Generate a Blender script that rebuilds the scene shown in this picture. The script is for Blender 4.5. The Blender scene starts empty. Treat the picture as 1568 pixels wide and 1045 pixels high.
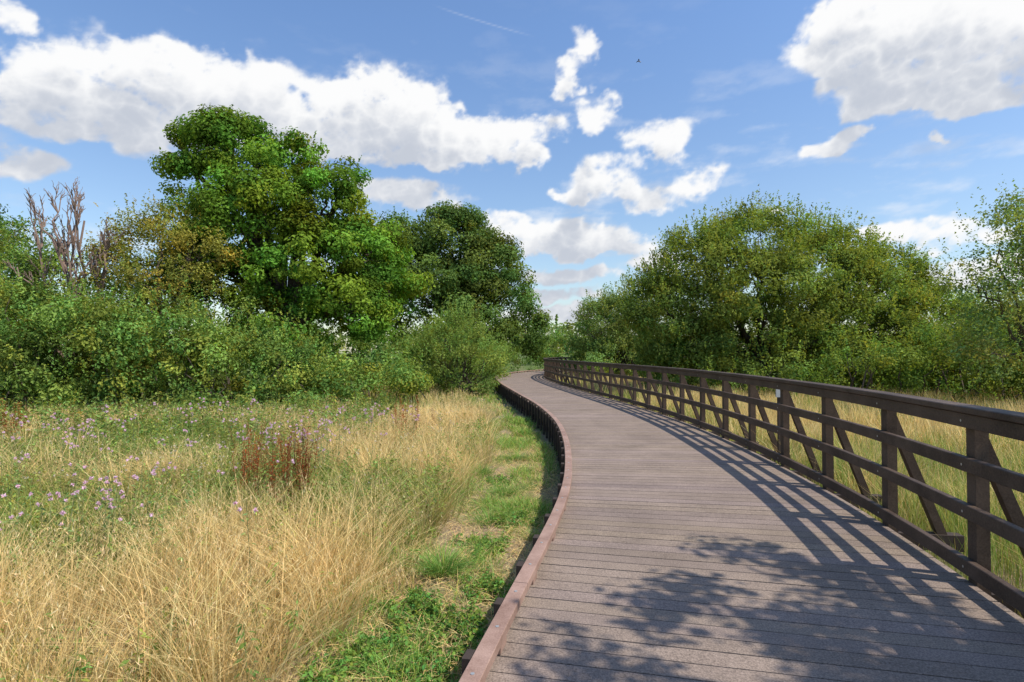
import bpy, math, numpy as np
from mathutils import Vector
rng=np.random.default_rng(7)
scene=bpy.context.scene
SUN=np.array([.525,-.225,.819]); SUN=SUN/np.linalg.norm(SUN)
GZ=-0.45
# ---------------------------------------------------------------- helpers
def link(o,parent=None):
    scene.collection.objects.link(o)
    if parent: o.parent=parent
    return o
def empty(name):
    e=bpy.data.objects.new(name,None); e.empty_display_size=.3; return link(e)
def mesh_np(name,V,F,mat,parent=None,col=None,extra=None,smooth=False,alpha=None):
    me=bpy.data.meshes.new(name)
    V=np.ascontiguousarray(V,dtype=np.float32); F=np.ascontiguousarray(F,dtype=np.int32)
    k=F.shape[1]
    me.vertices.add(len(V)); me.vertices.foreach_set('co',V.ravel())
    me.loops.add(F.size); me.loops.foreach_set('vertex_index',F.ravel())
    me.polygons.add(len(F)); me.polygons.foreach_set('loop_start',np.arange(0,F.size,k,dtype=np.int32))
    me.update(calc_edges=True)
    me.polygons.foreach_set('use_smooth',np.full(len(F),smooth,dtype=bool))
    if col is not None:
        a=me.attributes.new('Col','FLOAT_COLOR','POINT')
        c=np.ones((len(V),4),dtype=np.float32); c[:,:3]=np.clip(col,0,1); a.data.foreach_set('color',c.ravel())
    if alpha is not None:
        a=me.attributes.new('cover','FLOAT','POINT'); a.data.foreach_set('value',np.ascontiguousarray(alpha,dtype=np.float32))
    if extra is not None:
        a=me.attributes.new('puv','FLOAT_VECTOR','POINT'); a.data.foreach_set('vector',np.ascontiguousarray(extra,dtype=np.float32).ravel())
    me.materials.append(mat)
    return link(bpy.data.objects.new(name,me),parent)
def unit(a): return a/np.maximum(np.linalg.norm(a,axis=-1,keepdims=True),1e-9)
def vnoise(x,y,s,seed):
    r=np.random.default_rng(seed); o=0
    for i in range(7):
        a=r.uniform(0,6.28); f=s*r.uniform(.6,1.8); o=o+np.sin((x*math.cos(a)+y*math.sin(a))*f+r.uniform(0,6.28))
    return o/3.5
# ---------------------------------------------------------------- materials
def newmat(n):
    m=bpy.data.materials.new(n); m.use_nodes=True; nt=m.node_tree; nt.nodes.clear(); return m,nt
def N(nt,t,**k):
    n=nt.nodes.new(t)
    for a,b in k.items(): setattr(n,a,b)
    return n
def foliage_mat(name,trans,tint):
    m,nt=newmat(name); L=nt.links.new
    at=N(nt,'ShaderNodeAttribute',attribute_name='Col')
    p=N(nt,'ShaderNodeBsdfDiffuse'); L(at.outputs['Color'],p.inputs['Color'])
    tr=N(nt,'ShaderNodeBsdfTranslucent'); hs=N(nt,'ShaderNodeVectorMath',operation='MULTIPLY'); hs.inputs[1].default_value=tint
    L(at.outputs['Color'],hs.inputs[0]); L(hs.outputs[0],tr.inputs['Color'])
    mx=N(nt,'ShaderNodeMixShader'); mx.inputs[0].default_value=trans
    L(p.outputs[0],mx.inputs[1]); L(tr.outputs[0],mx.inputs[2])
    o=N(nt,'ShaderNodeOutputMaterial'); L(mx.outputs[0],o.inputs[0]); return m
def wood_mat(name,c1,c2,rough=.6,scale=(3,3,3),bump=.15,spec=.3):
    m,nt=newmat(name); L=nt.links.new
    tc=N(nt,'ShaderNodeTexCoord'); mp=N(nt,'ShaderNodeMapping'); mp.inputs['Scale'].default_value=scale
    L(tc.outputs['Object'],mp.inputs[0])
    n1=N(nt,'ShaderNodeTexNoise'); n1.inputs['Scale'].default_value=1.5; n1.inputs['Detail'].default_value=8; n1.inputs['Roughness'].default_value=.65
    L(mp.outputs[0],n1.inputs['Vector'])
    n2=N(nt,'ShaderNodeTexNoise'); n2.inputs['Scale'].default_value=40; n2.inputs['Detail'].default_value=4; L(mp.outputs[0],n2.inputs['Vector'])
    ad=N(nt,'ShaderNodeMath',operation='MULTIPLY_ADD'); L(n2.outputs['Fac'],ad.inputs[0]); ad.inputs[1].default_value=.5; 
    L(n1.outputs['Fac'],ad.inputs[2])
    r=N(nt,'ShaderNodeMapRange'); r.inputs[1].default_value=.5; r.inputs[2].default_value=1.0; L(ad.outputs[0],r.inputs[0])
    mx=N(nt,'ShaderNodeMix',data_type='RGBA'); mx.inputs[6].default_value=(*c1,1); mx.inputs[7].default_value=(*c2,1); L(r.outputs[0],mx.inputs[0])
    p=N(nt,'ShaderNodeBsdfPrincipled'); p.inputs['Roughness'].default_value=rough; p.inputs['Specular IOR Level'].default_value=spec
    L(mx.outputs[2],p.inputs['Base Color'])
    b=N(nt,'ShaderNodeBump'); b.inputs['Strength'].default_value=bump; b.inputs['Distance'].default_value=.01; L(ad.outputs[0],b.inputs['Height']); L(b.outputs[0],p.inputs['Normal'])
    o=N(nt,'ShaderNodeOutputMaterial'); L(p.outputs[0],o.inputs[0]); return m
M_leaf=foliage_mat('leaf_material',.36,(1.4,1.3,.5))
M_grass=foliage_mat('grass_material',.3,(1.1,1.1,.85))
M_bark=wood_mat('bark_material',(.05,.038,.028),(.14,.11,.085),.9,(4,4,1.2),.6)
M_dead=wood_mat('dead_wood_material',(.15,.10,.08),(.28,.20,.16),.9,(4,4,2),.4)
M_rail=wood_mat('railing_wood',(.032,.019,.013),(.115,.077,.055),.6,(2,2,2),.2,.3)
M_kerb=wood_mat('kerb_wood',(.20,.12,.09),(.42,.28,.225),.7,(3,3,3),.2,.2)
M_dark=wood_mat('substructure_wood',(.03,.022,.018),(.07,.05,.04),.8)
def metal():
    m,nt=newmat('bolt_metal'); p=N(nt,'ShaderNodeBsdfPrincipled'); p.inputs['Base Color'].default_value=(.5,.5,.48,1); p.inputs['Metallic'].default_value=.6; p.inputs['Roughness'].default_value=.4
    o=N(nt,'ShaderNodeOutputMaterial'); nt.links.new(p.outputs[0],o.inputs[0]); return m
M_bolt=metal()
def deck_mat():
    m,nt=newmat('composite_deck'); L=nt.links.new
    at=N(nt,'ShaderNodeAttribute',attribute_name='Col'); uv=N(nt,'ShaderNodeAttribute',attribute_name='puv')
    mp=N(nt,'ShaderNodeMapping'); mp.inputs['Scale'].default_value=(8,110,1); L(uv.outputs['Vector'],mp.inputs[0])
    n1=N(nt,'ShaderNodeTexNoise'); n1.inputs['Scale'].default_value=1; n1.inputs['Detail'].default_value=5; n1.inputs['Roughness'].default_value=.7; L(mp.outputs[0],n1.inputs['Vector'])
    n2=N(nt,'ShaderNodeTexNoise'); n2.inputs['Scale'].default_value=95; n2.inputs['Detail'].default_value=3; n2.inputs['Roughness'].default_value=.8; L(uv.outputs['Vector'],n2.inputs['Vector'])
    n3=N(nt,'ShaderNodeTexNoise'); n3.inputs['Scale'].default_value=1.4; n3.inputs['Detail'].default_value=7; n3.inputs['Roughness'].default_value=.7
    tc=N(nt,'ShaderNodeTexCoord'); L(tc.outputs['Object'],n3.inputs['Vector'])
    def mr(src,a,b,c,d):
        r=N(nt,'ShaderNodeMapRange'); 
        for i,v in enumerate((a,b,c,d)): r.inputs[i+1].default_value=v
        L(src,r.inputs[0]); return r.outputs[0]
    a=mr(n1.outputs['Fac'],.3,.7,.88,1.12); b=mr(n2.outputs['Fac'],.3,.7,.5,1.5); c=mr(n3.outputs['Fac'],.3,.7,.80,1.20)
    m1=N(nt,'ShaderNodeMath',operation='MULTIPLY'); L(a,m1.inputs[0]); L(b,m1.inputs[1])
    m2=N(nt,'ShaderNodeMath',operation='MULTIPLY'); L(m1.outputs[0],m2.inputs[0]); L(c,m2.inputs[1])
    s=N(nt,'ShaderNodeVectorMath',operation='SCALE'); L(at.outputs['Color'],s.inputs[0]); L(m2.outputs[0],s.inputs['Scale'])
    p=N(nt,'ShaderNodeBsdfPrincipled'); p.inputs['Roughness'].default_value=.8; p.inputs['Specular IOR Level'].default_value=.12
    L(s.outputs[0],p.inputs['Base Color'])
    bp=N(nt,'ShaderNodeBump'); bp.inputs['Strength'].default_value=.3; bp.inputs['Distance'].default_value=.003; L(m1.outputs[0],bp.inputs['Height']); L(bp.outputs[0],p.inputs['Normal'])
    o=N(nt,'ShaderNodeOutputMaterial'); L(p.outputs[0],o.inputs[0]); return m
M_deck=deck_mat()
def ground_mat():
    m,nt=newmat('meadow_ground'); L=nt.links.new
    tc=N(nt,'ShaderNodeTexCoord')
    def noise(s,d=5,r=.6):
        n=N(nt,'ShaderNodeTexNoise'); n.inputs['Scale'].default_value=s; n.inputs['Detail'].default_value=d; n.inputs['Roughness'].default_value=r; L(tc.outputs['Object'],n.inputs['Vector']); return n.outputs['Fac']
    def mix(f,a,b):
        x=N(nt,'ShaderNodeMix',data_type='RGBA'); L(f,x.inputs[0])
        for i,v in ((6,a),(7,b)):
            if isinstance(v,tuple): x.inputs[i].default_value=(*v,1)
            else: L(v,x.inputs[i])
        return x.outputs[2]
    def mr(src,a,b):
        r=N(nt,'ShaderNodeMapRange'); r.inputs[1].default_value=a; r.inputs[2].default_value=b; L(src,r.inputs[0]); return r.outputs[0]
    straw=mix(mr(noise(30,6,.7),.35,.65),(.17,.115,.075),(.46,.35,.22))
    green=mix(mr(noise(14,5,.7),.35,.65),(.06,.09,.025),(.15,.19,.06))
    c=mix(mr(noise(.9,5,.65),.45,.65),straw,green)
    at=N(nt,'ShaderNodeAttribute',attribute_name='cover'); c=mix(at.outputs['Fac'],c,green)
    p=N(nt,'ShaderNodeBsdfPrincipled'); p.inputs['Roughness'].default_value=.95; p.inputs['Specular IOR Level'].default_value=.1; L(c,p.inputs['Base Color'])
    b=N(nt,'ShaderNodeBump'); b.inputs['Strength'].default_value=.8; b.inputs['Distance'].default_value=.03; L(noise(40,4),b.inputs['Height']); L(b.outputs[0],p.inputs['Normal'])
    o=N(nt,'ShaderNodeOutputMaterial'); L(p.outputs[0],o.inputs[0]); return m
# ---------------------------------------------------------------- path geometry
LP=np.array([(-2.1,-7),(-1.3,-3),(-.72,0),(-.224,2.465),(-.084,3.04),(.025,3.56),(.27,4.61),(.531,5.93),(.706,7.32),(.88,9.58),(.92,12.45),(.67,16.2),(.143,20.75),(-.604,27.7),(-.95,34.5),(-.45,39.5),(.7,44),(2.9,48.5),(6.5,52),(12,54),(22,55)],float)
def catmull(P,n=24):
    P=np.vstack([2*P[0]-P[1],P,2*P[-1]-P[-2]]); out=[]
    for i in range(1,len(P)-2):
        p0,p1,p2,p3=P[i-1:i+3]; t=np.linspace(0,1,n,endpoint=False)[:,None]
        out.append(.5*((2*p1)+(-p0+p2)*t+(2*p0-5*p1+4*p2-p3)*t*t+(-p0+3*p1-3*p2+p3)*t**3))
    return np.vstack(out)
c=catmull(LP); s=np.r_[0,np.cumsum(np.linalg.norm(np.diff(c,axis=0),axis=1))]
ss=np.arange(0,s[-1],.1); c=np.c_[np.interp(ss,s,c[:,0]),np.interp(ss,s,c[:,1])]
k=np.exp(-.5*(np.arange(-12,13)/5.)**2); k/=k.sum()
cp=np.vstack([np.repeat(c[:1],12,0)+ (np.arange(-12,0)[:,None])*(c[1]-c[0]),c,np.repeat(c[-1:],12,0)+(np.arange(1,13)[:,None])*(c[-1]-c[-2])])
LE=np.c_[np.convolve(cp[:,0],k,'valid'),np.convolve(cp[:,1],k,'valid')]
T=unit(np.gradient(LE,axis=0)); NR=np.c_[T[:,1],-T[:,0]]
S=np.r_[0,np.cumsum(np.linalg.norm(np.diff(LE,axis=0),axis=1))]
def at(sv,off):
    x=np.interp(sv,S,LE[:,0]); y=np.interp(sv,S,LE[:,1]); nx=np.interp(sv,S,NR[:,0]); ny=np.interp(sv,S,NR[:,1])
    return np.stack([x+nx*off,y+ny*off],-1)
SE=S[-1]
W=2.92
def xl(y): return np.interp(y,LE[:,1],LE[:,0])
RE=LE+NR*W
def xr(y): return np.interp(y,RE[:,1],RE[:,0])
BOXF=np.array([(0,1,2,3),(7,6,5,4),(0,4,5,1),(1,5,6,2),(2,6,7,3),(3,7,4,0)])
def boxes(s0,s1,o0,o1,z0,z1,o0b=None,o1b=None):
    n=len(s0); f=lambda v:np.broadcast_to(np.asarray(v,float),(n,))
    z0,z1,o0,o1=f(z0),f(z1),f(o0),f(o1); ob0=f(o0 if o0b is None else o0b); ob1=f(o1 if o1b is None else o1b)
    V=np.zeros((n,8,3))
    for j,(sv,o) in enumerate(((s0,ob0),(s0,ob1),(s1,ob1),(s1,ob0))): V[:,j,:2]=at(sv,0)+ (at(sv,1)-at(sv,0))*o[:,None]; V[:,j,2]=z0
    for j,(sv,o) in enumerate(((s0,o0),(s0,o1),(s1,o1),(s1,o0))): V[:,4+j,:2]=at(sv,0)+(at(sv,1)-at(sv,0))*o[:,None]; V[:,4+j,2]=z1
    F=(BOXF[None]+8*np.arange(n)[:,None,None]).reshape(-1,4)
    return V.reshape(-1,3),F
def merge(parts):
    Vs=[];Fs=[];o=0
    for v,f in parts: Vs.append(v);Fs.append(f+o);o+=len(v)
    return np.vstack(Vs),np.vstack(Fs)
def sweep(o0,o1,z0,z1,a=0,b=None,step=.2,cham=.012):
    b=SE if b is None else b
    n=max(3,int((b-a)/step)); sv=np.linspace(a,b,n)
    prof=[(o0+cham,z0),(o1-cham,z0),(o1,z0+cham),(o1,z1-cham),(o1-cham,z1),(o0+cham,z1),(o0,z1-cham),(o0,z0+cham)]
    P=np.zeros((n,8,3)); base=at(sv,0); nr=at(sv,1)-base
    for j,(o,z) in enumerate(prof): P[:,j,:2]=base+nr*o; P[:,j,2]=z
    F=[]
    i=np.arange(n-1)[:,None]*8
    for j in range(8):
        k2=(j+1)%8; F.append(np.hstack([i+j,i+8+j,i+8+k2,i+k2]))
    F=np.vstack(F)
    caps=np.array([(0,1,2,7),(7,2,3,6),(6,3,4,5)]); F=np.vstack([F,caps,caps[:,::-1]+8*(n-1)])
    return P.reshape(-1,3),F
# ---------------------------------------------------------------- boardwalk
bw=empty('boardwalk_path')
pitch=.145; nb=int((SE-.2)/pitch); s0=np.arange(nb)*pitch; s1=s0+pitch-.009
s1=np.where(np.arange(nb)%13==0,s1-.008,s1)
V,F=boxes(s0,s1,.0,W,-.03,0+rng.uniform(-.0008,.0008,nb))
bc=np.array([.240,.186,.152])[None]*(1+rng.normal(0,.045,nb))[:,None]; bc[:,2]*=(1+rng.normal(0,.03,nb))
uv=np.zeros((nb,8,3)); uv[:,[0,3,4,7],0]=0; uv[:,[1,2,5,6],0]=W
for j in (0,1,4,5): uv[:,j,1]=s0
for j in (2,3,6,7): uv[:,j,1]=s1
uv[:,:,2]=(np.arange(nb)*.37)[:,None]
mesh_np('planks',V,F,M_deck,bw,np.repeat(bc,8,0),uv.reshape(-1,3))
sp=np.arange(.4,SE-.6,1.2)
parts=[sweep(.08,.2,-.30,-.034),sweep(W-.22,W-.1,-.30,-.034),sweep(1.3,1.45,-.30,-.034)]
parts.append(boxes(sp,sp+.12,.02,.16,GZ-.1,-.31)); parts.append(boxes(sp,sp+.12,W-.2,W-.06,GZ-.1,-.31))
V,F=merge(parts); mesh_np('joists_and_posts',V,F,M_dark,bw)
kb=empty('kerb_rail')
parts=[]
ks=2.7
a=0
while a<SE-1: parts.append(sweep(-.025,.065,.062,.115,a,min(a+ks-.006,SE),.15,.003)); a+=ks
V,F=merge(parts); mesh_np('kerb_beam',V,F,M_kerb,kb)
sb=np.arange(.25,SE-.5,.9); V,F=boxes(sb,sb+.13,-.015,.053,0.003,.062); mesh_np('kerb_blocks',V,F,M_kerb,kb)
sf=np.arange(.3,SE-.5,.6)
V,F=merge([boxes(sf,sf+.09,-.075,-.034,GZ-.1,.1)]); mesh_np('side_battens',V,F,M_dark,kb)
V,F=sweep(-.028,-.003,-.2,.0,0,None,.2,.004); mesh_np('side_fascia',V,F,M_dark,kb)
def discs(cx,z,r,h=.004):
    n=len(cx); a=np.arange(8)*math.pi/4; V=np.zeros((n,16,3))
    for j in range(8):
        V[:,j,0]=cx[:,0]+r*math.cos(a[j]); V[:,j,1]=cx[:,1]+r*math.sin(a[j]); V[:,j,2]=z
        V[:,8+j]=V[:,j]; V[:,8+j,2]=z+h
    f=[(8,9,10,11),(8,11,12,15),(12,13,14,15)]+[(j,(j+1)%8,8+(j+1)%8,8+j) for j in range(8)]
    F=(np.array(f)[None]+16*np.arange(n)[:,None,None]).reshape(-1,4); return V.reshape(-1,3),F
sc=np.arange(.31,SE-1,.45)
V,F=discs(at(sc,.02),.114,.010); mesh_np('kerb_bolts',V,F,M_bolt,kb)
# ---------------------------------------------------------------- railing
rl=empty('wooden_railing')
parts=[]
a=.1
while a<SE-1:
    parts.append(sweep(W-.07,W+.075,1.145,1.19,a,min(a+3.594,SE),.2,.006)); a+=3.6
V,F=merge(parts); mesh_np('top_cap',V,F,M_rail,rl)
parts=[sweep(W-.05,W+.0,z0,z1,0,None,.2,.005) for z0,z1 in ((1.045,1.142),(.75,.845),(.435,.53),(.06,.16))]
V,F=merge(parts); mesh_np('rails',V,F,M_rail,rl)
ps=np.arange(.87,SE-.6,1.2)
V,F=boxes(ps,ps+.10,W+.003,W+.083,-.35,1.142); mesh_np('posts',V,F,M_rail,rl)
V,F=boxes(ps+.103,ps+.165,W+.01,W+.09,-.2,1.10,W+.50,W+.58); mesh_np('braces',V,F,M_rail,rl)
V,F=boxes(ps+.09,ps+.18,W-.1,W+.66,-.22,-.08); mesh_np('outriggers',V,F,M_dark,rl)
parts=[]
bx=at(ps+.05,W-.052)
for z in (1.09,.795,.48,.11):
    n=len(bx); r=.009; V=np.zeros((n,8,3)); tt=unit(at(ps+.1,W)-at(ps,W)); nn=at(ps+.05,W-1.0)-at(ps+.05,W)
    for j in range(8):
        aa=j*math.pi/4; V[:,j,:2]=bx+tt*r*math.cos(aa)+nn*.002; V[:,j,2]=z+r*math.sin(aa)
    F=(np.array([(0,1,2,3),(0,3,4,7),(4,5,6,7)])[None]+8*np.arange(n)[:,None,None]).reshape(-1,4); parts.append((V.reshape(-1,3),F))
V,F=merge(parts); mesh_np('rail_bolts',V,F,M_bolt,rl)
# ---------------------------------------------------------------- ground
g=np.r_[-1500,-400,-120,np.linspace(-40,80,161),150,400,1500]
X,Y=np.meshgrid(g,g,indexing='ij'); Z=GZ+.03*vnoise(X,Y,.7,3)*(np.hypot(X,Y)<90)
n=len(g); V=np.stack([X,Y,Z],-1).reshape(-1,3); i=(np.arange(n-1)[:,None]*n+np.arange(n-1)[None]).ravel()
F=np.stack([i,i+n,i+n+1,i+1],-1); mesh_np('ground',V,F,ground_mat(),smooth=True,alpha=np.clip((V[:,1]-17)/4+ (np.abs(V[:,0])>60),0,1)*np.clip((np.abs(V[:,0]-1)-1)/3+(V[:,1]>47),0.,1))
# ---------------------------------------------------------------- tubes / leaves
def tubes(lines,sides=6):
    parts=[]
    for P,R in lines:
        P=np.asarray(P,float); R=np.asarray(R,float); n=len(P); t=unit(np.gradient(P,axis=0))
        ref=np.where(np.abs(t[:,2:3])>.9,np.array([[1.,0,0]]),np.array([[0,0,1.]])); u=unit(np.cross(t,ref)); v=np.cross(t,u)
        a=np.arange(sides)*2*math.pi/sides
        V=P[:,None]+R[:,None,None]*(u[:,None]*np.cos(a)[None,:,None]+v[:,None]*np.sin(a)[None,:,None])
        i=np.arange(n-1)[:,None]*sides; F=[]
        for j in range(sides):
            k2=(j+1)%sides; F.append(np.hstack([i+j,i+k2,i+sides+k2,i+sides+j]))
        parts.append((V.reshape(-1,3),np.vstack(F)))
    return merge(parts)
def limb(a,b,r0,r1,n=7,wob=.12,r=rng):
    a=np.array(a,float); b=np.array(b,float); L=np.linalg.norm(b-a); t=np.linspace(0,1,n)[:,None]
    P=a+(b-a)*t; P[1:-1]+=r.normal(0,wob*L/n*1.5,(n-2,3)); P[:,2]+= (np.sin(t[:,0]*math.pi)*.06*L)
    return P,np.linspace(r0,r1,n)
def leafmesh(name,C,Nr,L,Wd,col,parent,mat=M_leaf,tdir=None):
    n=len(C); Nr=unit(Nr); r=rng.normal(size=(n,3)) if tdir is None else tdir+rng.normal(0,.25,(n,3)); t=unit(np.cross(Nr,unit(np.cross(r,Nr)+1e-6))); b=np.cross(Nr,t)
    L=L[:,None]; Wd=Wd[:,None]
    V=np.stack([C-t*L*.5,C+b*Wd*.5+Nr*Wd*.15-t*L*.05,C+t*L*.5-Nr*L*.12,C-b*Wd*.5+Nr*Wd*.15-t*L*.05],1)
    F=np.arange(4*n).reshape(n,4)
    return mesh_np(name,V.reshape(-1,3),F,mat,parent,np.repeat(col,4,0))
def vary(col,n,amp=.15,yel=.15):
    k=(1+rng.normal(0,amp,n))[:,None]; y=np.clip(rng.normal(0,yel,n),-.22,.45)
    c=np.array(col)[None]*np.clip(k,.4,1.9); c[:,0]*=1+y; c[:,2]*=np.clip(1-.5*y,.5,1.1); return c
def crown(name,parent,lobes,ncl,clr,nlf,leaf,asp,col,shoots=0,shl=.8,shn=16,amp=.2,yel=.15,inner=.2,upb=.35,zmin=-.35,coh=.6,flip=.35):
    lb=np.array(lobes,float); c=lb[:,:3]; r=lb[:,3:6]
    w=r[:,0]*r[:,2]; w/=w.sum()
    def samp(n,lo,hi,frac_in):
        Pout=[];Dout=[]
        while sum(map(len,Pout))<n:
            m=n*2; idx=rng.choice(len(lb),m,p=w); d=unit(rng.normal(size=(m,3))); fl=(d[:,2]<0)&(rng.random(m)<flip); d[fl,2]*=-1
            f=rng.uniform(lo,hi,m); ins=rng.random(m)<frac_in; f[ins]*=rng.uniform(.4,.9,ins.sum())
            P=c[idx]+d*r[idx]*f[:,None]
            q=np.linalg.norm((P[:,None]-c[None])/r[None],axis=2); q[np.arange(m),idx]=9
            ok=((q.min(1)>.72)|ins)&(P[:,2]>zmin+.2)
            Pout.append(P[ok]);Dout.append(d[ok])
        return np.vstack(Pout)[:n],np.vstack(Dout)[:n]
    P,D=samp(ncl,.78,1.06,inner)
    cr=clr*rng.uniform(.5,1.4,ncl); cc=vary(col,ncl,amp,yel)
    m=np.maximum(8,(nlf*(cr/clr)**2*rng.uniform(.7,1.2,ncl)).astype(int)); ii=np.repeat(np.arange(ncl),m); n=len(ii)
    o=unit(rng.normal(size=(n,3))); rad=rng.random(n)**.4
    C=P[ii]+o*(rad*cr[ii])[:,None]*np.array([1,1,.72]); nr=o*coh+D[ii]*.3+np.array([0,0,upb])+rng.normal(0,.4,(n,3))
    lf=cc[ii]*np.clip(1+rng.normal(0,.2,n),.5,1.7)[:,None]
    Ls=leaf*rng.uniform(.6,1.3,n)
    if shoots:
        Q,D2=samp(shoots,.9,1.05,0); dr=unit(D2*.6+np.array([0,0,.9])+rng.normal(0,.25,(shoots,3))); sl=shl*rng.uniform(.4,1.3,shoots)
        jj=np.repeat(np.arange(shoots),shn); tt=rng.random(len(jj)); 
        C2=Q[jj]+dr[jj]*(sl[jj]*tt)[:,None]+rng.normal(0,.035,(len(jj),3))*(1.2-tt)[:,None]*(shl/.6)
        n2=rng.normal(size=(len(jj),3))+np.array([0,0,.5]); cs=vary(np.array(col)*1.15,shoots,amp*.8,yel)[jj]
        C=np.vstack([C,C2]);nr=np.vstack([nr,n2]);lf=np.vstack([lf,cs]);Ls=np.r_[Ls,leaf*rng.uniform(.5,1.1,len(jj))*.9]
    ok=C[:,2]>zmin; C,nr,lf,Ls=C[ok],nr[ok],lf[ok],Ls[ok]
    leafmesh(name,C,nr,Ls,Ls*asp*rng.uniform(.8,1.2,len(Ls)),lf,parent)
    return P
def tree(name,base,lobes,trunk_r,fork_z,branches=60,mat=M_bark,**k):
    e=empty(name); P=crown('crown',e,lobes,**k)
    bx,by=base; f=np.array([bx+rng.normal(0,.15),by,fork_z]); lines=[limb((bx,by,GZ-.1),f,trunk_r,trunk_r*.75,6,.05)]
    lc=np.array(lobes,float)[:,:3]
    for q in lc: lines.append(limb(f,q,trunk_r*.5,trunk_r*.16,8,.14))
    for _ in range(branches):
        p=P[rng.integers(len(P))]; q=lc[np.argmin(np.linalg.norm(lc-p,axis=1))]; lines.append(limb(q-(q-f)*rng.uniform(0,.4),p,trunk_r*.14,trunk_r*.03,6,.2))
    V,F=tubes(lines); mesh_np('trunk_and_limbs',V,F,mat,e,smooth=True); return e
def lob(*a): return [(x,y,z,r,r*1.0,rz) for x,y,z,r,rz in a]
# --- left trees
tree('oak_tree',(-9.2,24.3),lob((-12.2,24,10.3,1.3,1.2),(-9.4,24.5,9.7,1.25,1.15),(-13.4,24,9.0,1.3,1.3),(-10.9,24,8.9,1.5,1.4),(-7.9,23.6,7.5,1.6,1.5),(-10.8,23.5,7.0,2.2,2.0),(-13.4,23.8,6.9,1.2,1.2),(-6.2,24,5.7,1.5,1.4),(-8.4,22.9,4.8,2.2,1.9),(-5.1,24,4.0,1.25,1.1),(-12.2,24,5.2,2.1,1.8),(-6.7,23,3.2,1.6,1.5),(-9.2,23,2.65,2.0,1.8),(-7.0,24,9.0,.6,.55),(-11.3,24.8,11.2,.7,.55),(-14.1,24,10.4,.55,.5),(-13.2,24,11.1,.55,.45)),
     .42,2.6,120,ncl=460,clr=.60,nlf=250,leaf=.155,asp=.6,col=(.165,.28,.040),amp=.28,yel=.22,shoots=450,shl=.5,coh=.85,inner=.1)
tree('broadleaf_tree',(-4.5,50.5),lob((-9.6,50,10.2,3.0,3.0),(-5.6,50.5,10.7,3.6,3.6),(-2.6,50,9.1,3.0,3.0),(-8.2,49,6.6,4.4,4.2),(-1.2,50,6.0,3.1,3.3),(-3.9,48.5,4.6,4.2,4.2),(1.2,50.5,3.6,1.9,2.4),(-11.5,50,6.5,3,3.6),(-10.2,50,12.4,1.3,1.1),(-4.8,50,13.2,1.6,1.2)),
     .5,3,60,ncl=480,clr=1.05,nlf=190,leaf=.25,asp=.65,col=(.14,.205,.052),amp=.24,shoots=350,shl=.9,coh=.75)
tree('hawthorn_tree',(-13.2,21.5),lob((-13.4,21.6,5.6,1.6,1.4),(-12.1,21.4,5.1,1.4,1.1),(-14.9,21.8,4.8,1.2,1.0),(-13.2,21,4.0,1.9,1.5)),
     .2,1.8,40,ncl=130,clr=.42,nlf=130,leaf=.10,asp=.6,col=(.29,.29,.065),amp=.22,shoots=350,shl=.8)
tree('ash_tree',(-24.5,27),lob((-25,27,6.8,2.2,2.0),(-23.8,27,5.3,1.9,1.8),(-26.5,27,5,2.4,2.4)),.3,3,20,ncl=130,clr=.6,nlf=130,leaf=.16,asp=.5,col=(.12,.20,.045))
e=empty('bramble_thicket')
P=crown('foliage',e,lob((-17.2,17.2,1.5,2.3,2.2),(-14.6,17.4,1.5,1.7,1.9),(-12.6,16.9,1.3,1.8,1.8),(-10.6,17.6,1.3,1.5,1.7),(-9.0,17.3,.8,1.5,1.4),(-7.2,18.4,.5,1.4,1.2),(-5.8,20,.2,1.3,1.0),(-4.6,22.2,.2,1.2,1.0),(-20.5,18,1.8,2.6,2.5),(-13.6,18.6,2.2,1.2,1.1),(-16.2,18.6,2.4,1.3,1.1),(-8.2,19.6,1.2,1.5,1.3)),
    ncl=600,clr=.48,nlf=140,leaf=.115,asp=.62,col=(.185,.27,.062),amp=.38,yel=.24,shoots=1700,shl=.95,shn=18,flip=.05,coh=.85)
V,F=tubes([limb((p[0]+rng.normal(0,.4),p[1]+.3,GZ-.05),p,.03,.008,6,.2) for p in P[:160]],5); mesh_np('stems',V,F,M_bark,e)
e=empty('hedge_shrub')
P=crown('foliage',e,lob((-20.5,21.6,3.6,2.2,2.4),(-18.2,21.8,3.7,1.7,2.1),(-16,22.6,2.8,1.8,1.8),(-14,21.6,2.4,1.9,2.1),(-11.2,21.4,1.9,2.0,1.9),(-23.5,22,3.2,3,2.6),(-27,24,3,3.5,2.6)),
    ncl=340,clr=.52,nlf=150,leaf=.12,asp=.6,col=(.205,.285,.068),amp=.32,yel=.22,shoots=1100,shl=1.1,shn=18,coh=.8)
V,F=tubes([limb((p[0]+rng.normal(0,.4),p[1]+.3,GZ-.05),p,.05,.01,6,.2) for p in P[:120]],5); mesh_np('stems',V,F,M_bark,e)
e=empty('willow_shrub')
P=crown('foliage',e,lob((-2.9,27,1.3,1.5,1.8),(-1.9,26.6,.9,1.35,1.5),(-3.9,27.2,.8,1.2,1.4),(-2.4,27,2.2,1.1,1.1)),ncl=140,clr=.42,nlf=110,leaf=.12,asp=.4,col=(.22,.305,.08),amp=.28,shoots=700,shl=.9,shn=16,flip=.1)
V,F=tubes([limb((-2.6+rng.normal(0,.3),27+rng.normal(0,.3),GZ-.05),p,.05,.01,6,.2) for p in P[:60]],5); mesh_np('stems',V,F,M_bark,e)
e=empty('elder_shrub')
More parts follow.
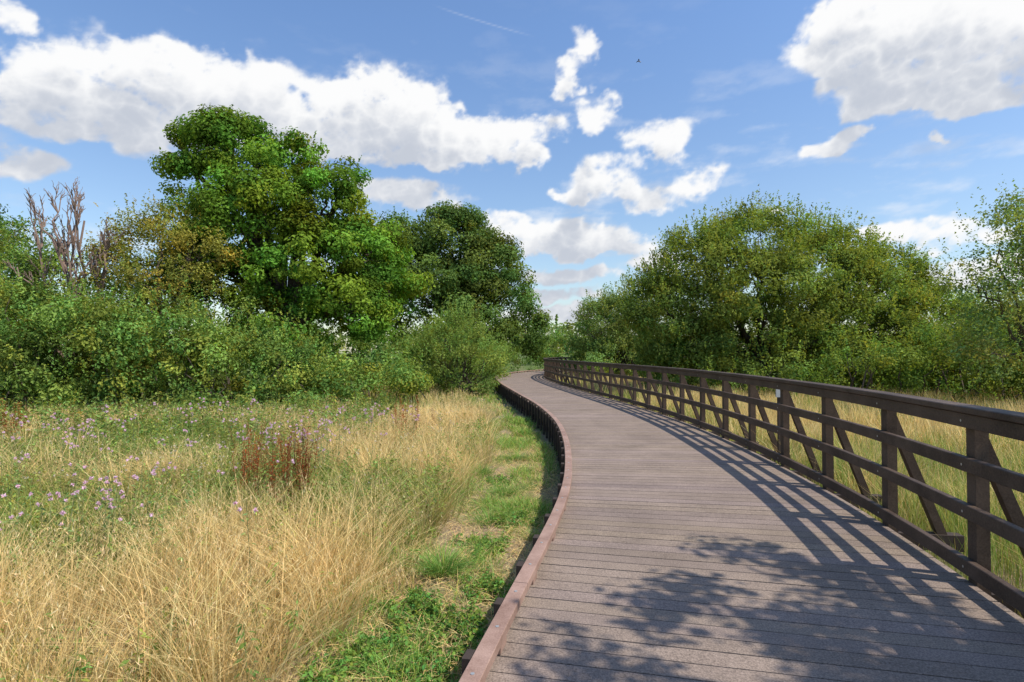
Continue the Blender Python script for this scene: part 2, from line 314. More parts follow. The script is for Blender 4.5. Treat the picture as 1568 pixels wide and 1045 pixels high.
P=crown('foliage',e,lob((-6.5,30,1.3,2.2,2.2),(-4.4,31,1.2,1.9,1.9),(-9,30,1.5,2.4,2.4),(-1.6,36,.8,1.5,1.4),(-3.4,38,1.6,2.4,2.4),(-.9,43,1.0,1.3,1.4),(-12,29,1.5,2.4,2.4)),ncl=220,clr=.5,nlf=110,leaf=.14,asp=.55,col=(.19,.275,.065),shoots=500,shl=.8,flip=.1)
e=empty('undergrowth')
crown('foliage',e,lob((-22,20,.6,2.6,1.6),(-18,19.6,.7,2.6,1.6),(-14.5,20,.8,2.4,1.6),(-11.5,20.4,.6,2.2,1.4),(-8.6,21.6,.5,2.2,1.3),(-5.8,23.6,.3,1.8,1.1),(-26,22,1,3,2),(-12,26.5,1,3,2),(-7.5,26.5,1,3,2),(-4,34,.8,2.4,1.8),
  (8,27,.7,2,1.6),(10.6,27.4,.9,2.4,1.8),(13.6,27.5,.9,2.6,1.8),(17,27.5,.9,2.6,1.8),(20.5,25,1,3,2),(24,22,1,3,2),(14,21.8,.4,2,1.2),(17.5,21.5,.5,2.2,1.3),(9.6,38,.6,2.4,1.6),(5.6,40,.6,1.6,1.6),
  (1.6,56.5,1.0,2.6,2.0),(5.5,58.5,1.3,2.8,2.4),(-1.5,55,1.2,2.6,2.2),(9.5,60,1.4,3,2.6),(12,48,1.2,3,2.2),(8.6,46,.8,1.6,1.4)),
  ncl=480,clr=.7,nlf=95,leaf=.2,asp=.6,col=(.16,.245,.06),amp=.2,inner=.1,flip=.1,shoots=300,shl=.8,shn=14)
# dead tree
e=empty('dead_tree'); lines=[]
def dead(a,d,L,r,lev):
    b=a+d*L; P=limb(a,b,r,r*.45,6,.14); lines.append(P)
    if lev==0: return
    for _ in range(4 if lev>1 else 5):
        t=rng.uniform(.45,1); i=int(t*5); nd=unit(d+rng.normal(0,.30,3)+np.array([0,0,.15])); dead(P[0][i],nd,L*rng.uniform(.3,.48),r*.55,lev-1)
for bx,dx in ((-15.6,-.14),(-15.1,.0),(-14.8,.06),(-16.0,-.18),(-15.3,-.06)):
    dead(np.array([bx,20.0,.8]),unit(np.array([dx,0,1.])),rng.uniform(4.9,5.7),.085,3)
V,F=tubes(lines,4); mesh_np('bare_branches',V,F,M_dead,e)
# --- right trees
tree('sallow_tree',(11.5,26.5),lob((11.3,26,5.2,2.9,2.9),(8.9,26,4.6,2.5,2.7),(13.8,26,4.7,2.8,2.8),(16.2,26,3.9,2.5,2.4),(7.1,26,3.3,2.0,2.2),(10.9,24.6,2.9,3.0,3.2),(14.3,24.8,2.6,3.0,3.1),(18.2,26,2.8,2.3,2.2),(7.8,25.4,1.7,1.9,2.1),(17.2,25,1.8,2.3,2.3),(12.6,24.9,4.3,2.3,2.3),(9.3,25,3.4,2.0,2.2),(11.4,26.4,3.8,2.2,2.6),(14.6,26.2,3.2,2.2,2.3)),
     .3,1.2,70,ncl=940,clr=.54,nlf=175,leaf=.145,asp=.46,col=(.225,.285,.064),amp=.26,yel=.12,shoots=4200,shl=.8,shn=15,zmin=-.3,flip=.15,inner=.12)
e=empty('sallow_shrub')
P=crown('foliage',e,lob((6.3,38,3.0,1.9,2.2),(8.2,38,4.0,2.2,2.3),(5.3,39,1.8,1.3,1.7),(9.6,37,2.0,2.2,2.4),(7.2,36.8,1.3,1.6,1.7),(7,43,3.6,2,2),(5.2,35,.4,.9,.9)),ncl=260,clr=.55,nlf=140,leaf=.17,asp=.42,col=(.205,.275,.08),shoots=900,shl=.9)
V,F=tubes([limb((7.5+rng.normal(0,1),38+rng.normal(0,.3),GZ-.05),p,.06,.012,6,.2) for p in P[:60]],5); mesh_np('stems',V,F,M_bark,e)
e=empty('blackthorn_shrub')
P=crown('foliage',e,lob((12.6,20,.7,1.5,1.3),(14.6,19.6,.8,1.6,1.5),(16.6,19.5,1.1,1.8,1.8),(18.9,19.5,1.2,2,2),(10.4,21.5,.5,1.3,1.1),(8.6,22.4,.3,1.2,1.0),(20,22,2,2.6,2.4),(16.2,17.6,.4,1.3,1.2),(21.5,18,1,2.4,2.2)),ncl=440,clr=.45,nlf=130,leaf=.115,asp=.5,col=(.21,.285,.065),amp=.32,shoots=1400,shl=.8,shn=16,flip=.1,coh=.8)
V,F=tubes([limb((p[0]+rng.normal(0,.3),p[1]+.3,GZ-.05),p,.04,.01,6,.2) for p in P[:120]],5); mesh_np('stems',V,F,M_bark,e)
tree('birch_tree',(14.2,15.5),lob((12.9,15,4.3,.8,.8),(12.3,15,3.3,.8,.7),(13.9,15.2,4.9,.9,.8),(14.9,15.4,3.9,1.2,1.2),(13.4,15,2.3,1.2,1.0),(14.8,15.2,1.6,1.6,1.3),(12.6,15,1.5,.8,.8),(16,15.5,5,1.2,1.1)),
     .1,1.3,90,ncl=300,clr=.36,nlf=64,leaf=.09,asp=.58,col=(.24,.31,.10),shoots=700,shl=.8,shn=12,inner=.4)
e=empty('distant_woodland'); Lw=[]
for a in np.arange(-75,76,2.3):
    d=rng.uniform(95,150); r=rng.uniform(5,9); x=d*math.sin(math.radians(a)); y=d*math.cos(math.radians(a))
    Lw.append((x,y,rng.uniform(1,3.2),r,rng.uniform(3.5,6.5)))
Lw+=[(6.3,84,3.0,2.4,2.6),(8.6,86,3.2,3.0,3.0),(4.4,92,3.0,2.6,2.8),(11,80,2.4,3,2.6)]
crown('foliage',e,lob(*Lw),ncl=1300,clr=1.6,nlf=60,leaf=.65,asp=.7,col=(.22,.30,.10),amp=.2,shoots=300,shl=1.5)
tree('field_maple_tree',(7.6,-.9),lob((4.5,2.15,5,.50,.35),(5.3,2.95,5,.42,.3),(3.9,1.4,5,.45,.3),(5.1,1.5,5.1,.6,.4),(5.9,1.3,5.3,1.0,.7),(5.7,.4,5.4,1.0,.7),(6.6,.5,5.8,1.3,1.1),(7.9,-.9,6.5,2.0,1.6),(8.6,-2.9,5.6,1.8,1.6)),
     .2,2.6,30,ncl=270,clr=.32,nlf=90,leaf=.11,asp=.7,col=(.13,.22,.045),inner=.3,shoots=60,shl=.4)
# ---------------------------------------------------------------- grass
def blades(name,P,H,Wd,cb,ct,lean,parent,bend=.35,ang=None):
    n=len(P); a=rng.uniform(0,2*math.pi,n) if ang is None else ang; d=np.c_[np.cos(a),np.sin(a),np.zeros(n)]; f=rng.uniform(0,2*math.pi,n); w=np.c_[np.cos(f),np.sin(f),np.zeros(n)]
    V=np.zeros((n,6,3)); C=np.zeros((n,6,3))
    for j,(t,ww) in enumerate(((0,1.),(.55,.85),(1.,.1))):
        c=P+np.array([0,0,1.])*(H*t*(1-bend*.35*t*lean))[:,None]+d*(H*lean*(t**1.8)*bend*1.6)[:,None]
        V[:,2*j]=c-w*(Wd*ww*.5)[:,None]; V[:,2*j+1]=c+w*(Wd*ww*.5)[:,None]
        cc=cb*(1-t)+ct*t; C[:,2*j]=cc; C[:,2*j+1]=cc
    F=(np.array([(0,1,3,2),(2,3,5,4)])[None]+6*np.arange(n)[:,None,None]).reshape(-1,4)
    mesh_np(name,V.reshape(-1,3),F,M_grass,parent,C.reshape(-1,3))
    tip=P+np.array([0,0,1.])*(H*(1-bend*.35*lean))[:,None]+d*(H*lean*bend*1.6)[:,None]
    return tip,d
def scatter(n,x0,x1,y0,y1): return np.c_[rng.uniform(x0,x1,n),rng.uniform(y0,y1,n)]
def gz(P): return np.c_[P,np.full(len(P),GZ-.02)]
def inview(P,m=1.2,c=2.0): return np.abs(P[:,0])<P[:,1]*m+c
STRAW=np.array([.90,.67,.31]); STRAWD=np.array([.56,.39,.17]); GRN=np.array([.23,.33,.07]); GRNL=np.array([.52,.50,.15])
def gauss(P,x,y,rx,ry): return np.exp(-((P[:,0]-x)/rx)**2-((P[:,1]-y)/ry)**2)
def gold(P):
    g=.0+.5*vnoise(P[:,0],P[:,1],1.5,11)+.35*vnoise(P[:,0],P[:,1],.55,12)+.2*vnoise(P[:,0],P[:,1],4,13)
    g+=1.2*gauss(P,-1.9,4.2,.9,1.3)+1.0*gauss(P,-3.2,3.6,.9,.8)+.9*gauss(P,-2.2,9.8,1.3,1.6)+.9*gauss(P,-2.5,14,2.0,3)+.8*gauss(P,-9,14.5,5,1.5)+.5*gauss(P,-1.3,19,1.6,4)+.5*gauss(P,-4.3,10.5,.8,1.2)
    g-=.9*gauss(P,-5.2,6.4,1.6,1.3)+.9*gauss(P,-2.9,6.9,.8,.7)+.35*gauss(P,-8,11,3,1.5)+.4*gauss(P,-1.3,7.5,.6,1.1)
    return g
mg=empty('meadow_grass')
P=np.vstack([scatter(70000,-8,1,2.2,8),scatter(95000,-18,1,8,17.5),scatter(24000,-10,1,17.5,34)])
sd=xl(P[:,1])-P[:,0]; edge=1.5+.3*vnoise(P[:,0],P[:,1],2.2,5); edge=np.where(P[:,1]>14,np.maximum(.5,edge-(P[:,1]-14)*.15),edge)
cl=vnoise(P[:,0],P[:,1],3.5,21)+.6*vnoise(P[:,0],P[:,1],9,22)
ok=(sd>edge)&inview(P)&(rng.random(len(P))<np.clip(.5+.5*cl,.06,1)); P=P[ok]; n=len(P); dist=np.hypot(P[:,0],P[:,1])
gd=gold(P); isg=rng.random(n)<1/(1+np.exp(-(gd-.1)*6)); mid=(~isg)&(rng.random(n)<.45)
H=np.where(isg,rng.uniform(.35,.8,n),rng.uniform(.2,.6,n))*(1+.3*vnoise(P[:,0],P[:,1],1.9,8)); H*=np.clip((xl(P[:,1])-P[:,0]-1.2)*.9+.3,.45,1); H*=np.clip(1.05-.03*(P[:,1]-6)*(P[:,1]>6),.72,1.05)
Wd=np.maximum(.0042,.00065*dist)*np.where(isg,1,1.4)*rng.uniform(.7,1.4,n)
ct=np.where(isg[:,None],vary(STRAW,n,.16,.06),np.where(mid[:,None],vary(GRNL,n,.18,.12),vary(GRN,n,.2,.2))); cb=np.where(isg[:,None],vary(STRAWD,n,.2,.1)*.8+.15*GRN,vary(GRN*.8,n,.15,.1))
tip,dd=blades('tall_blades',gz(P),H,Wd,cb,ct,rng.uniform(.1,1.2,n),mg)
sel=isg&(rng.random(n)<.4); tp=tip[sel]; m=len(tp); jj=np.repeat(np.arange(m),3)
C=tp[jj]+np.c_[rng.normal(0,.011,(len(jj),2)),rng.uniform(-.09,.03,len(jj))]; dv=dist[sel][jj]
leafmesh('seed_heads',C,rng.normal(size=(len(jj),3)),np.maximum(.035,.002*dv)*rng.uniform(.7,1.5,len(jj)),np.maximum(.0055,.0007*dv),vary(np.array([.84,.64,.36]),len(jj),.15,.08),mg,M_grass,np.tile([0,0,1.],(len(jj),1)))
# bunches: fanning tufts that break up the stand
B=np.vstack([scatter(560,-7,0,2.6,8),scatter(900,-16,0,8,17),scatter(420,4,16,3,20)]); left=B[:,0]<np.interp(B[:,1],LE[:,1],LE[:,0])+1
sd=np.where(left,xl(B[:,1])-B[:,0]-1.35,B[:,0]-xr(B[:,1])-.5); B=B[(sd>0)&inview(B)]; nbn=len(B)
per=46; jj=np.repeat(np.arange(nbn),per); n=len(jj); a_=rng.uniform(0,6.28,n); r_=rng.random(n)**.7*.11; P=B[jj]+np.c_[np.cos(a_),np.sin(a_)]*r_[:,None]; dist=np.hypot(P[:,0],P[:,1])
bg=rng.random(nbn)<1/(1+np.exp(-(gold(B)-.0)*5)); bh=rng.uniform(.45,1.0,nbn)*np.where(bg,1,.75); isg=bg[jj]
H=bh[jj]*rng.uniform(.45,1.1,n)*np.clip(1.05-.03*(P[:,1]-6)*(P[:,1]>6),.72,1.05); bs=vary(np.ones(3),nbn,.14,.05)[jj]
ct=np.where(isg[:,None],vary(STRAW*1.02,n,.12,.05),vary(GRNL*.8,n,.18,.12))*bs
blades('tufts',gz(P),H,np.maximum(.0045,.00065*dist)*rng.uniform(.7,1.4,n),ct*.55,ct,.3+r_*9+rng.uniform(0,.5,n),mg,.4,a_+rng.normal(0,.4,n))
# short verge grass
P=np.vstack([scatter(60000,-3,1,2,7.5),scatter(80000,-3,1.1,6,17),scatter(22000,-4,1,17,40)])
sd=xl(P[:,1])-P[:,0]; cl=vnoise(P[:,0],P[:,1],4.5,31)+.6*vnoise(P[:,0],P[:,1],11,32)
dens=np.clip(.18+.6*cl+.5*(P[:,1]>6)*np.exp(-((sd-.65)/.45)**2),.03,1)
ok=(sd>.16)&(sd<2.1)&(rng.random(len(P))<dens)&inview(P); P=P[ok]; n=len(P); dist=np.hypot(P[:,0],P[:,1]); cl=cl[ok]
dry=rng.random(n)<np.clip(.5-.35*cl-.2*(P[:,1]>6),.08,.9)
H=np.where(dry,rng.uniform(.04,.16,n),rng.uniform(.05,.18,n))*(1+.6*np.clip(cl,-.5,1)); Wd=np.maximum(.004,.00075*dist)*rng.uniform(.8,1.5,n)
ct=np.where(dry[:,None],vary(STRAW*.85,n,.2,.08),vary(np.array([.27,.42,.09]),n,.22,.22)); blades('verge_blades',gz(P),H,Wd,ct*.8,ct,rng.uniform(.3,1.6,n),mg,.6)
P=scatter(30000,-3,.8,2,12); sd=xl(P[:,1])-P[:,0]; P=P[(sd>.12)&(sd<2.3)]; n=len(P)
leafmesh('dry_litter',np.c_[P,GZ+.03+rng.uniform(0,.05,n)],np.array([[0,0,1.]])+rng.normal(0,.25,(n,3)),rng.uniform(.08,.3,n),rng.uniform(.003,.006,n),vary(STRAW*.8,n,.25,.1),mg,M_grass)
tc_=np.array([(-.62,5.15,.26),(-.1,7.9,.25),(-1.35,4.6,.2),(-.5,9.2,.25),(.1,10.5,.22),(-.25,6.6,.22),(-.9,7.6,.25)])
ti=rng.integers(0,len(tc_),2600); ti=np.where(rng.random(2600)<.12,0,ti); r_=np.abs(rng.normal(0,.085,2600)); a_=rng.uniform(0,6.28,2600)
P=np.c_[tc_[ti,0]+r_*np.cos(a_),tc_[ti,1]+r_*np.sin(a_)]; n=len(P); ct=vary((.24,.40,.09),n,.2,.2)
blades('tussocks',gz(P),tc_[ti,2]*rng.uniform(.5,1.25,n),np.full(n,.006),ct*.7,ct,rng.uniform(.4,1.8,n),mg,.6,a_)
# right side grass
P=np.vstack([scatter(60000,3,10,1.5,9),scatter(80000,3,19,9,22),scatter(32000,2,12,22,44)])
sd=P[:,0]-xr(P[:,1]); cl=vnoise(P[:,0],P[:,1],3,41)
ok=(sd>.22)&inview(P,1.2,3)&(rng.random(len(P))<np.clip(.6+.4*cl,.12,1)); P=P[ok]; n=len(P); dist=np.hypot(P[:,0],P[:,1])
gd=.5*vnoise(P[:,0],P[:,1],1.1,43)-.32+.5*(P[:,1]>11)-.3*((P[:,0]-xr(P[:,1]))<1.6); isg=rng.random(n)<1/(1+np.exp(-gd*4)); mid=rng.random(n)<.5
H=rng.uniform(.35,.85,n)*(1+.2*vnoise(P[:,0],P[:,1],1.7,48))*np.where(isg,1,.8)*np.clip(.5+(P[:,0]-xr(P[:,1]))*.5,.5,1)
Wd=np.maximum(.0045,.0007*dist)*rng.uniform(.7,1.4,n)
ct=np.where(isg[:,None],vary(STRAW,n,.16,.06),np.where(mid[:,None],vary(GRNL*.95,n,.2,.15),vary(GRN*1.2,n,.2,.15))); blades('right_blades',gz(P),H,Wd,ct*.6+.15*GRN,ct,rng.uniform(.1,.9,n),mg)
# ---------------------------------------------------------------- herbs
def herbs(name,P,h0,h1,nl,leaf,asp,col,stemcol,spread=.06,flower=None,ffrac=.8,fsize=.02,nf=10,fcol=(.45,.32,.55)):
    e=empty(name); n=len(P); H=rng.uniform(h0,h1,n); B=gz(P)
    ln=rng.normal(0,.12,(n,2)); kk=vary(np.ones(3),n,.2,.15)
    jj=np.repeat(np.arange(n),nl); t=rng.uniform(.08,1,len(jj))
    C=B[jj]+np.c_[ln[jj]*(H[jj]*t)[:,None],H[jj]*t]; a=rng.uniform(0,6.28,len(jj)); o=np.c_[np.cos(a),np.sin(a),rng.uniform(-.1,.5,len(jj))]
    L=leaf*rng.uniform(.6,1.4,len(jj))*(1.25-.6*t)*np.maximum(1,np.hypot(C[:,0],C[:,1])/11); C=C+o*(spread*rng.uniform(.4,1.3,len(jj))*(1.25-.7*t))[:,None]
    leafmesh('leaves',C,np.array([[0,0,.8]])+o*.3+rng.normal(0,.3,(len(jj),3)),L,L*asp,vary(col,len(jj),.2,.15)*kk[jj],e,M_leaf,o)
    tp=B+np.c_[ln*H[:,None],H]; V=np.zeros((n,8,3)); w=np.array([.004,0,0]); w2=np.array([0,.004,0])
    for j,q in enumerate((-w,w2,w,-w2)): V[:,j]=B+q; V[:,4+j]=tp+q*.5
    F=(np.array([(0,1,5,4),(1,2,6,5),(2,3,7,6),(3,0,4,7)])[None]+8*np.arange(n)[:,None,None]).reshape(-1,4)
    mesh_np('stems',V.reshape(-1,3),F,M_grass,e,np.repeat(vary(stemcol,n,.15,.1),8,0))
    if flower:
        s=np.where(rng.random(n)<ffrac)[0]; hd=np.repeat(tp[s],3,0)+np.c_[rng.normal(0,.05,(len(s)*3,2)),rng.uniform(-.08,.03,len(s)*3)]
        jj=np.repeat(np.arange(len(hd)),nf); o=unit(rng.normal(size=(len(jj),3))+np.array([0,0,.8])); ds=np.maximum(1,np.hypot(hd[jj,0],hd[jj,1])/9)
        leafmesh('flowers',hd[jj]+o*.010,rng.normal(size=(len(jj),3)),fsize*ds,fsize*.45*ds,vary(fcol,len(jj),.12,.06),e,M_grass,o)
    return e
def field(n,x0,x1,y0,y1,emin):
    P=scatter(n,x0,x1,y0,y1); return P[(xl(P[:,1])-P[:,0]>emin)&inview(P)]
P=field(5600,-9,0,2.5,14,1.45); P=P[(gold(P)<.15)|(rng.random(len(P))<.14)]
herbs('meadow_herbs',P,.25,.66,26,.062,.42,(.23,.32,.08),(.24,.28,.09),.07)
P=field(1500,-17,-3,11,16.5,2.5)
herbs('hogweed_plants',P,.35,1.0,22,.08,.45,(.22,.30,.08),(.25,.27,.1),.10)
tg=np.array([(-5.5,7,1.1),(-3.6,5.0,.5),(-7.6,9.5,1.3),(-4.0,10.0,.9),(-3.0,8.2,.5),(-6.6,12.5,1.2),(-2.5,11.5,.6)]); ti=rng.integers(0,len(tg),190); P=tg[ti,:2]+rng.normal(0,1,(190,2))*tg[ti,2:3]*.7; P=np.vstack([P,field(50,-9,-1,3.5,13,2)]); P=P[xl(P[:,1])-P[:,0]>1.7]
herbs('thistle_plants',P,.65,1.0,22,.07,.3,(.22,.29,.10),(.25,.28,.12),.06,True,.65,.030,14,(.80,.56,.70))
P=field(450,-10,-1,6,16,2.2)
herbs('yarrow_plants',P,.4,.7,10,.05,.3,(.25,.29,.11),(.3,.3,.15),.04,True,.5,.018,8,(.74,.64,.54))
cs=np.array([(-.55,3.6),(-.9,3.75),(-.35,4.0),(-.75,4.4),(-1.2,5.4),(-1.2,3.3),(-.15,4.8),(-.3,5.8),(-1.1,6.3),(.0,6.6),(-2.4,6.9),(-2.9,6.4),(-.2,8.6),(-.45,3.2)])
idx=rng.integers(0,len(cs),620); P=cs[idx]+rng.normal(0,.14,(620,2)); P=P[xl(P[:,1])-P[:,0]>.12]
herbs('nettle_weeds',P,.04,.17,26,.042,.6,(.17,.30,.065),(.18,.24,.08),.055)
P=np.r_[rng.normal((-2.75,6.9),(.17,.14),(40,2)),rng.normal((-3.3,7.2),(.09,.09),(16,2)),rng.normal((-9.8,11.3),(.15,.15),(12,2)),rng.normal((-13.5,14),(.3,.3),(18,2)),rng.normal((-2.2,12.5),(.3,.3),(14,2))]
herbs('dock_plants',P,.75,1.15,140,.028,.6,(.27,.095,.04),(.28,.11,.05),.045)
# ---------------------------------------------------------------- information plate & bird
sgn=empty('small_sign')
m,nt=newmat('sign_plate'); p=N(nt,'ShaderNodeBsdfPrincipled'); no=N(nt,'ShaderNodeTexNoise'); no.inputs['Scale'].default_value=60
cr=N(nt,'ShaderNodeMix',data_type='RGBA'); cr.inputs[6].default_value=(.26,.29,.33,1); cr.inputs[7].default_value=(.48,.49,.49,1); nt.links.new(no.outputs['Fac'],cr.inputs[0]); nt.links.new(cr.outputs[2],p.inputs['Base Color'])
o=N(nt,'ShaderNodeOutputMaterial'); nt.links.new(p.outputs[0],o.inputs[0])
def box(x0,x1,y0,y1,z0,z1): 
    V=np.array([(x0,y0,z0),(x1,y0,z0),(x1,y1,z0),(x0,y1,z0),(x0,y0,z1),(x1,y0,z1),(x1,y1,z1),(x0,y1,z1)],float); return V,BOXF[:,::-1].copy()
V,F=box(4.07,4.19,8.78,8.8,.86,1.02); mesh_np('plate',V,F,m,sgn)
V,F=box(4.11,4.15,8.803,8.84,GZ-.1,.98); mesh_np('stake',V,F,M_dark,sgn)
b=empty('flying_bird'); bc=np.array([9.05,40,22.2])
m2,nt=newmat('bird_feathers'); p=N(nt,'ShaderNodeBsdfPrincipled'); p.inputs['Base Color'].default_value=(.09,.05,.045,1); o=N(nt,'ShaderNodeOutputMaterial'); nt.links.new(p.outputs[0],o.inputs[0])
V,F=tubes([([bc+(-.14,0,.06),bc+(-.07,0,.03),bc,bc+(.08,0,-.03),bc+(.12,0,-.05)],[.01,.025,.035,.025,.008])],8); mesh_np('body',V,F,m2,b)
V=np.array([(0,0,.02),(-.07,0,.05),(-.12,.15,.12),(-.04,.15,.1),(0,0,.02),(-.07,0,.05),(-.12,-.15,.12),(-.04,-.15,.1),(-.04,.15,.1),(-.12,.15,.12),(-.18,.28,.07),(-.16,.28,.07)])+bc
mesh_np('wings',V,np.arange(12).reshape(3,4),m2,b)
# ---------------------------------------------------------------- clouds: a distant shell of the sky, cover plus sunlit and shaded tones painted per vertex
def lattice(x,y,seed):
    r=np.random.default_rng(seed); G=r.random((257,257)); xi=np.floor(x).astype(int); yi=np.floor(y).astype(int); fx=x-xi; fy=y-yi
    fx=fx*fx*fx*(fx*(fx*6-15)+10); fy=fy*fy*fy*(fy*(fy*6-15)+10); a=xi%256; b=yi%256; a2=(xi+1)%256; b2=(yi+1)%256
    return (G[a,b]*(1-fx)+G[a2,b]*fx)*(1-fy)+(G[a,b2]*(1-fx)+G[a2,b2]*fx)*fy
def fbm(x,y,seed,octv=7,gain=.52,billow=False):
    o=0;amp=1;tot=0; ca,sa=math.cos(.6),math.sin(.6)
    for i in range(octv):
        v=lattice(x+13.7*i,y+7.3*i,seed+i); v=np.abs(2*v-1) if billow else v
        o=o+v*amp; tot+=amp; amp*=gain; x,y=(x*ca-y*sa)*2.03,(x*sa+y*ca)*2.03
    return o/tot
da=.12; azg=np.arange(-84,76,da); elg=np.arange(-1.5,44,da); A,E=np.meshgrid(azg,elg,indexing='ij')
CL=[(-.70,.47,.15,.085),(-.60,.47,.14,.07),(-.785,.45,.09,.06),(-.65,.41,.16,.055),(-.50,.45,.13,.07),(-.395,.425,.13,.075),(-.30,.40,.10,.06),(-.21,.425,.10,.075),(-.165,.385,.12,.055),(-.095,.36,.08,.035),(-.28,.455,.08,.025),(-.21,.36,.12,.03),
(.018,.395,.07,.036),(.018,.34,.036,.02),(-.865,.43,.065,.045),(-.855,.335,.065,.03),(-.885,.585,.04,.03),(-.19,.28,.10,.03),(-.02,.235,.04,.016),
(.116,.53,.030,.036),(.11,.47,.026,.028),(.156,.415,.034,.03),(.265,.373,.060,.043),(.334,.312,.050,.028),(.156,.305,.065,.036),(.248,.272,.066,.026),(.09,.282,.03,.014),
(.075,.205,.085,.032),(.18,.195,.07,.030),(-.005,.21,.06,.022),(.10,.178,.13,.014),(.098,.135,.085,.013),(.087,.103,.08,.012),(.087,.07,.09,.014),
(.71,.55,.15,.07),(.59,.565,.11,.06),(.80,.52,.13,.08),(.65,.495,.09,.05),(.87,.53,.11,.08),(.66,.435,.06,.024),(.845,.45,.10,.028),(.70,.62,.16,.05),(.76,.46,.07,.03),
(.56,.36,.06,.020),(.605,.38,.036,.018),(.69,.21,.085,.022),(.79,.195,.07,.02),(.25,.155,.05,.018),(.78,.14,.17,.022),(.66,.12,.10,.02),(.48,.255,.025,.007),(.78,.38,.02,.009),(-1.6,.5,.3,.1),(-2.4,.7,.5,.2),(1.6,.45,.4,.12),(2.3,.6,.5,.2)]
wx=(fbm(A/3.2,E/2.4,50,5)-.5)*4.2; wy=(fbm(A/3.2+40,E/2.4,70,5)-.5)*2.4
Wt=np.zeros_like(A)
for (u,v,ru,rv) in CL:
    a0=math.degrees(math.atan(u)); e0=math.degrees(math.atan(v/math.sqrt(1+u*u))); ra=1.25*math.degrees(ru/(1+u*u)); re=1.25*math.degrees(rv/math.sqrt(1+u*u))*math.cos(math.radians(e0))**2
    dy=(E+wy-e0)/re; dy=np.where(dy<0,dy*1.2,dy); Wt+=np.clip(1.2-((A+wx-a0)/ra)**2-dy**2,0,1.2)
f1=fbm(A/2.6,E/1.8,11,8,.59); f2=fbm(A/2.0,E/1.6,31,6,.5,True)
den=np.minimum(Wt,1.25)+(f1-.5)*2.3-(f2-.35)*.9
halo=np.clip(Wt*1.8,0,1)
def sst(x,a,b):
    t=np.clip((x-a)/(b-a),0,1); return t*t*(3-2*t)
cover=sst(den,.0,.95)*halo
wisp=sst(fbm(A/7+9,E/2.2,91,7,.58),.52,.80)*.42*np.exp(-((E-12)/12)**2); cover=1-(1-cover)*(1-wisp)
for (a0,e0,a1,e1,wd,op) in ((-8.5,31.6,2.8,29.2,.06,.16),(29.5,20.3,33.5,19.0,.05,.25)):
    tx,ty=a1-a0,e1-e0; Lq=math.hypot(tx,ty); tpr=((A-a0)*tx+(E-e0)*ty)/Lq; dpr=np.abs(-(A-a0)*ty+(E-e0)*tx)/Lq
    cover=np.maximum(cover,op*np.exp(-(dpr/wd)**2)*sst(tpr,0,Lq*.3)*sst(-tpr,-Lq,-Lq*.7))
dc=np.clip(den-.2,0,1.1)*halo; acc=np.zeros_like(dc)
for kx in range(1,16):
    sh=np.zeros_like(dc); q=int(round(kx*.36/da)); qx=int(round(kx*.12/da)); sh[:-qx or None,:-q]=dc[qx:,q:]; acc+=sh
el_k=.125+.10*np.clip((24-E)/14,0,1)
lit=np.exp(-acc*el_k); lit=np.clip(lit*1.15+(.5-f2)*.55*np.clip(acc/4,0,1),0,1)
lc=np.array([.99,.99,.99]); dk=np.array([.57,.61,.69]); col=dk+(lc-dk)*sst(lit,.02,.76)[...,None]  # white tops and grey bases: cloud self-shadowing painted into the emitted colour
fade=sst(E,-1.5,1)*sst(-E,-44,-41)*sst(A,-84,-78)*sst(-A,-76,-70); cover*=fade*.985
R=4000.; ar=np.radians(A); er=np.radians(E); V=np.stack([R*np.sin(ar)*np.cos(er),R*np.cos(ar)*np.cos(er),R*np.sin(er)],-1).reshape(-1,3)
na,ne=A.shape; i=(np.arange(na-1)[:,None]*ne+np.arange(ne-1)[None]).ravel(); F=np.stack([i,i+1,i+ne+1,i+ne],-1)
cmx=cover.reshape(-1); keep=(cmx[F].max(1)>.004); F=F[keep]; used=np.unique(F); mp_=np.full(len(V),-1); mp_[used]=np.arange(len(used))
m,nt=newmat('cloud_painted_light'); L=nt.links.new
at1=N(nt,'ShaderNodeAttribute',attribute_name='Col'); at2=N(nt,'ShaderNodeAttribute',attribute_name='cover'); em=N(nt,'ShaderNodeEmission'); L(at1.outputs['Color'],em.inputs[0]); tr=N(nt,'ShaderNodeBsdfTransparent'); mx=N(nt,'ShaderNodeMixShader')
L(at2.outputs['Fac'],mx.inputs[0]); L(tr.outputs[0],mx.inputs[1]); L(em.outputs[0],mx.inputs[2]); o=N(nt,'ShaderNodeOutputMaterial'); L(mx.outputs[0],o.inputs[0])
m.cycles.emission_sampling='NONE'
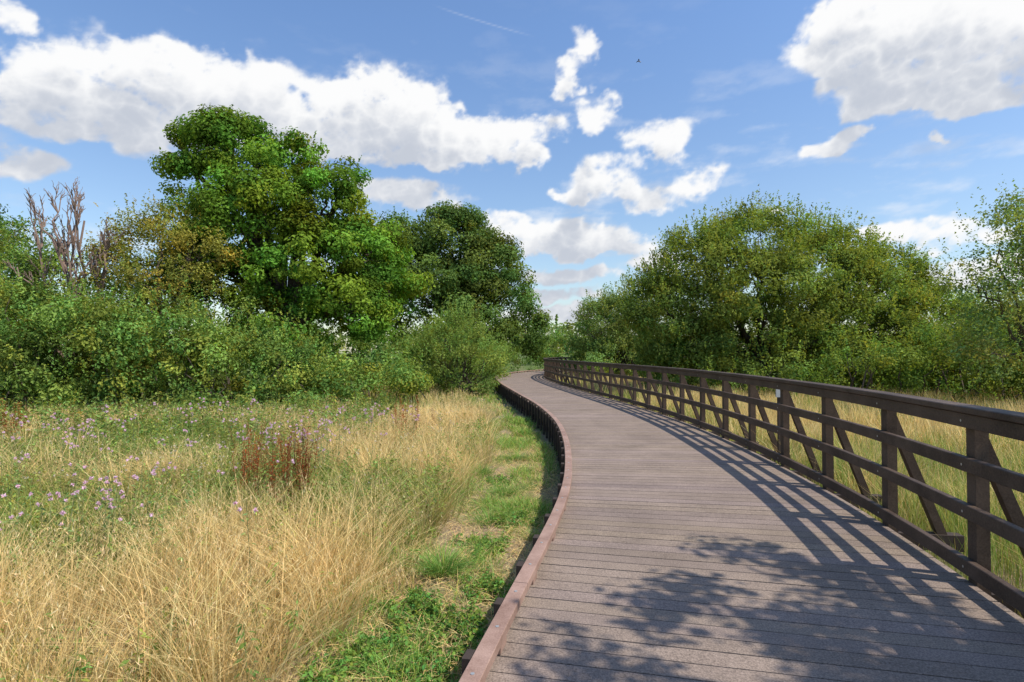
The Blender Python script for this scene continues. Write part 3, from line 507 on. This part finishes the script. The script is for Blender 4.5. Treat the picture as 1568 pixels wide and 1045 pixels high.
mesh_np('sky_clouds',V[used],mp_[F],m,None,col.reshape(-1,3)[used],None,True,cmx[used])
# ---------------------------------------------------------------- world
w=bpy.data.worlds.new('World'); scene.world=w; w.use_nodes=True; nt=w.node_tree; nt.nodes.clear(); L=nt.links.new
sky=N(nt,'ShaderNodeTexSky'); sky.sky_type='NISHITA'; sky.sun_disc=False; sky.sun_elevation=math.asin(SUN[2]); sky.sun_rotation=math.atan2(SUN[0],SUN[1]); sky.air_density=1.0; sky.dust_density=.8; sky.ozone_density=1.2
tc=N(nt,'ShaderNodeTexCoord'); sx=N(nt,'ShaderNodeSeparateXYZ'); L(tc.outputs['Generated'],sx.inputs[0])
zr=N(nt,'ShaderNodeMapRange'); L(sx.outputs[2],zr.inputs[0]); zr.inputs[1].default_value=.0; zr.inputs[2].default_value=.5
tm=N(nt,'ShaderNodeMix',data_type='RGBA'); tm.inputs[6].default_value=(1.25,1.22,1.15,1); tm.inputs[7].default_value=(1.16,1.34,1.54,1); L(zr.outputs[0],tm.inputs[0])
tv=N(nt,'ShaderNodeVectorMath',operation='MULTIPLY'); L(sky.outputs[0],tv.inputs[0]); L(tm.outputs[2],tv.inputs[1])
b1=N(nt,'ShaderNodeBackground'); b1.inputs[1].default_value=.135; L(tv.outputs[0],b1.inputs[0])
ow=N(nt,'ShaderNodeOutputWorld'); L(b1.outputs[0],ow.inputs[0])
# ---------------------------------------------------------------- sun & camera
sl=bpy.data.lights.new('sun','SUN'); sl.energy=5.0; sl.angle=math.radians(.5); sl.color=(1,.93,.81)
so=link(bpy.data.objects.new('sun',sl)); so.rotation_euler=Vector(-SUN).to_track_quat('-Z','Y').to_euler()
cam=bpy.data.cameras.new('camera'); cam.lens=20.0; cam.sensor_width=36; cam.clip_end=9000; cam.clip_start=.05
co=link(bpy.data.objects.new('camera',cam)); co.location=(0,0,1.55); co.rotation_euler=(math.radians(90+1.15),0,0); scene.camera=co
scene.view_settings.view_transform='Standard'; scene.view_settings.look='None'; scene.view_settings.exposure=0
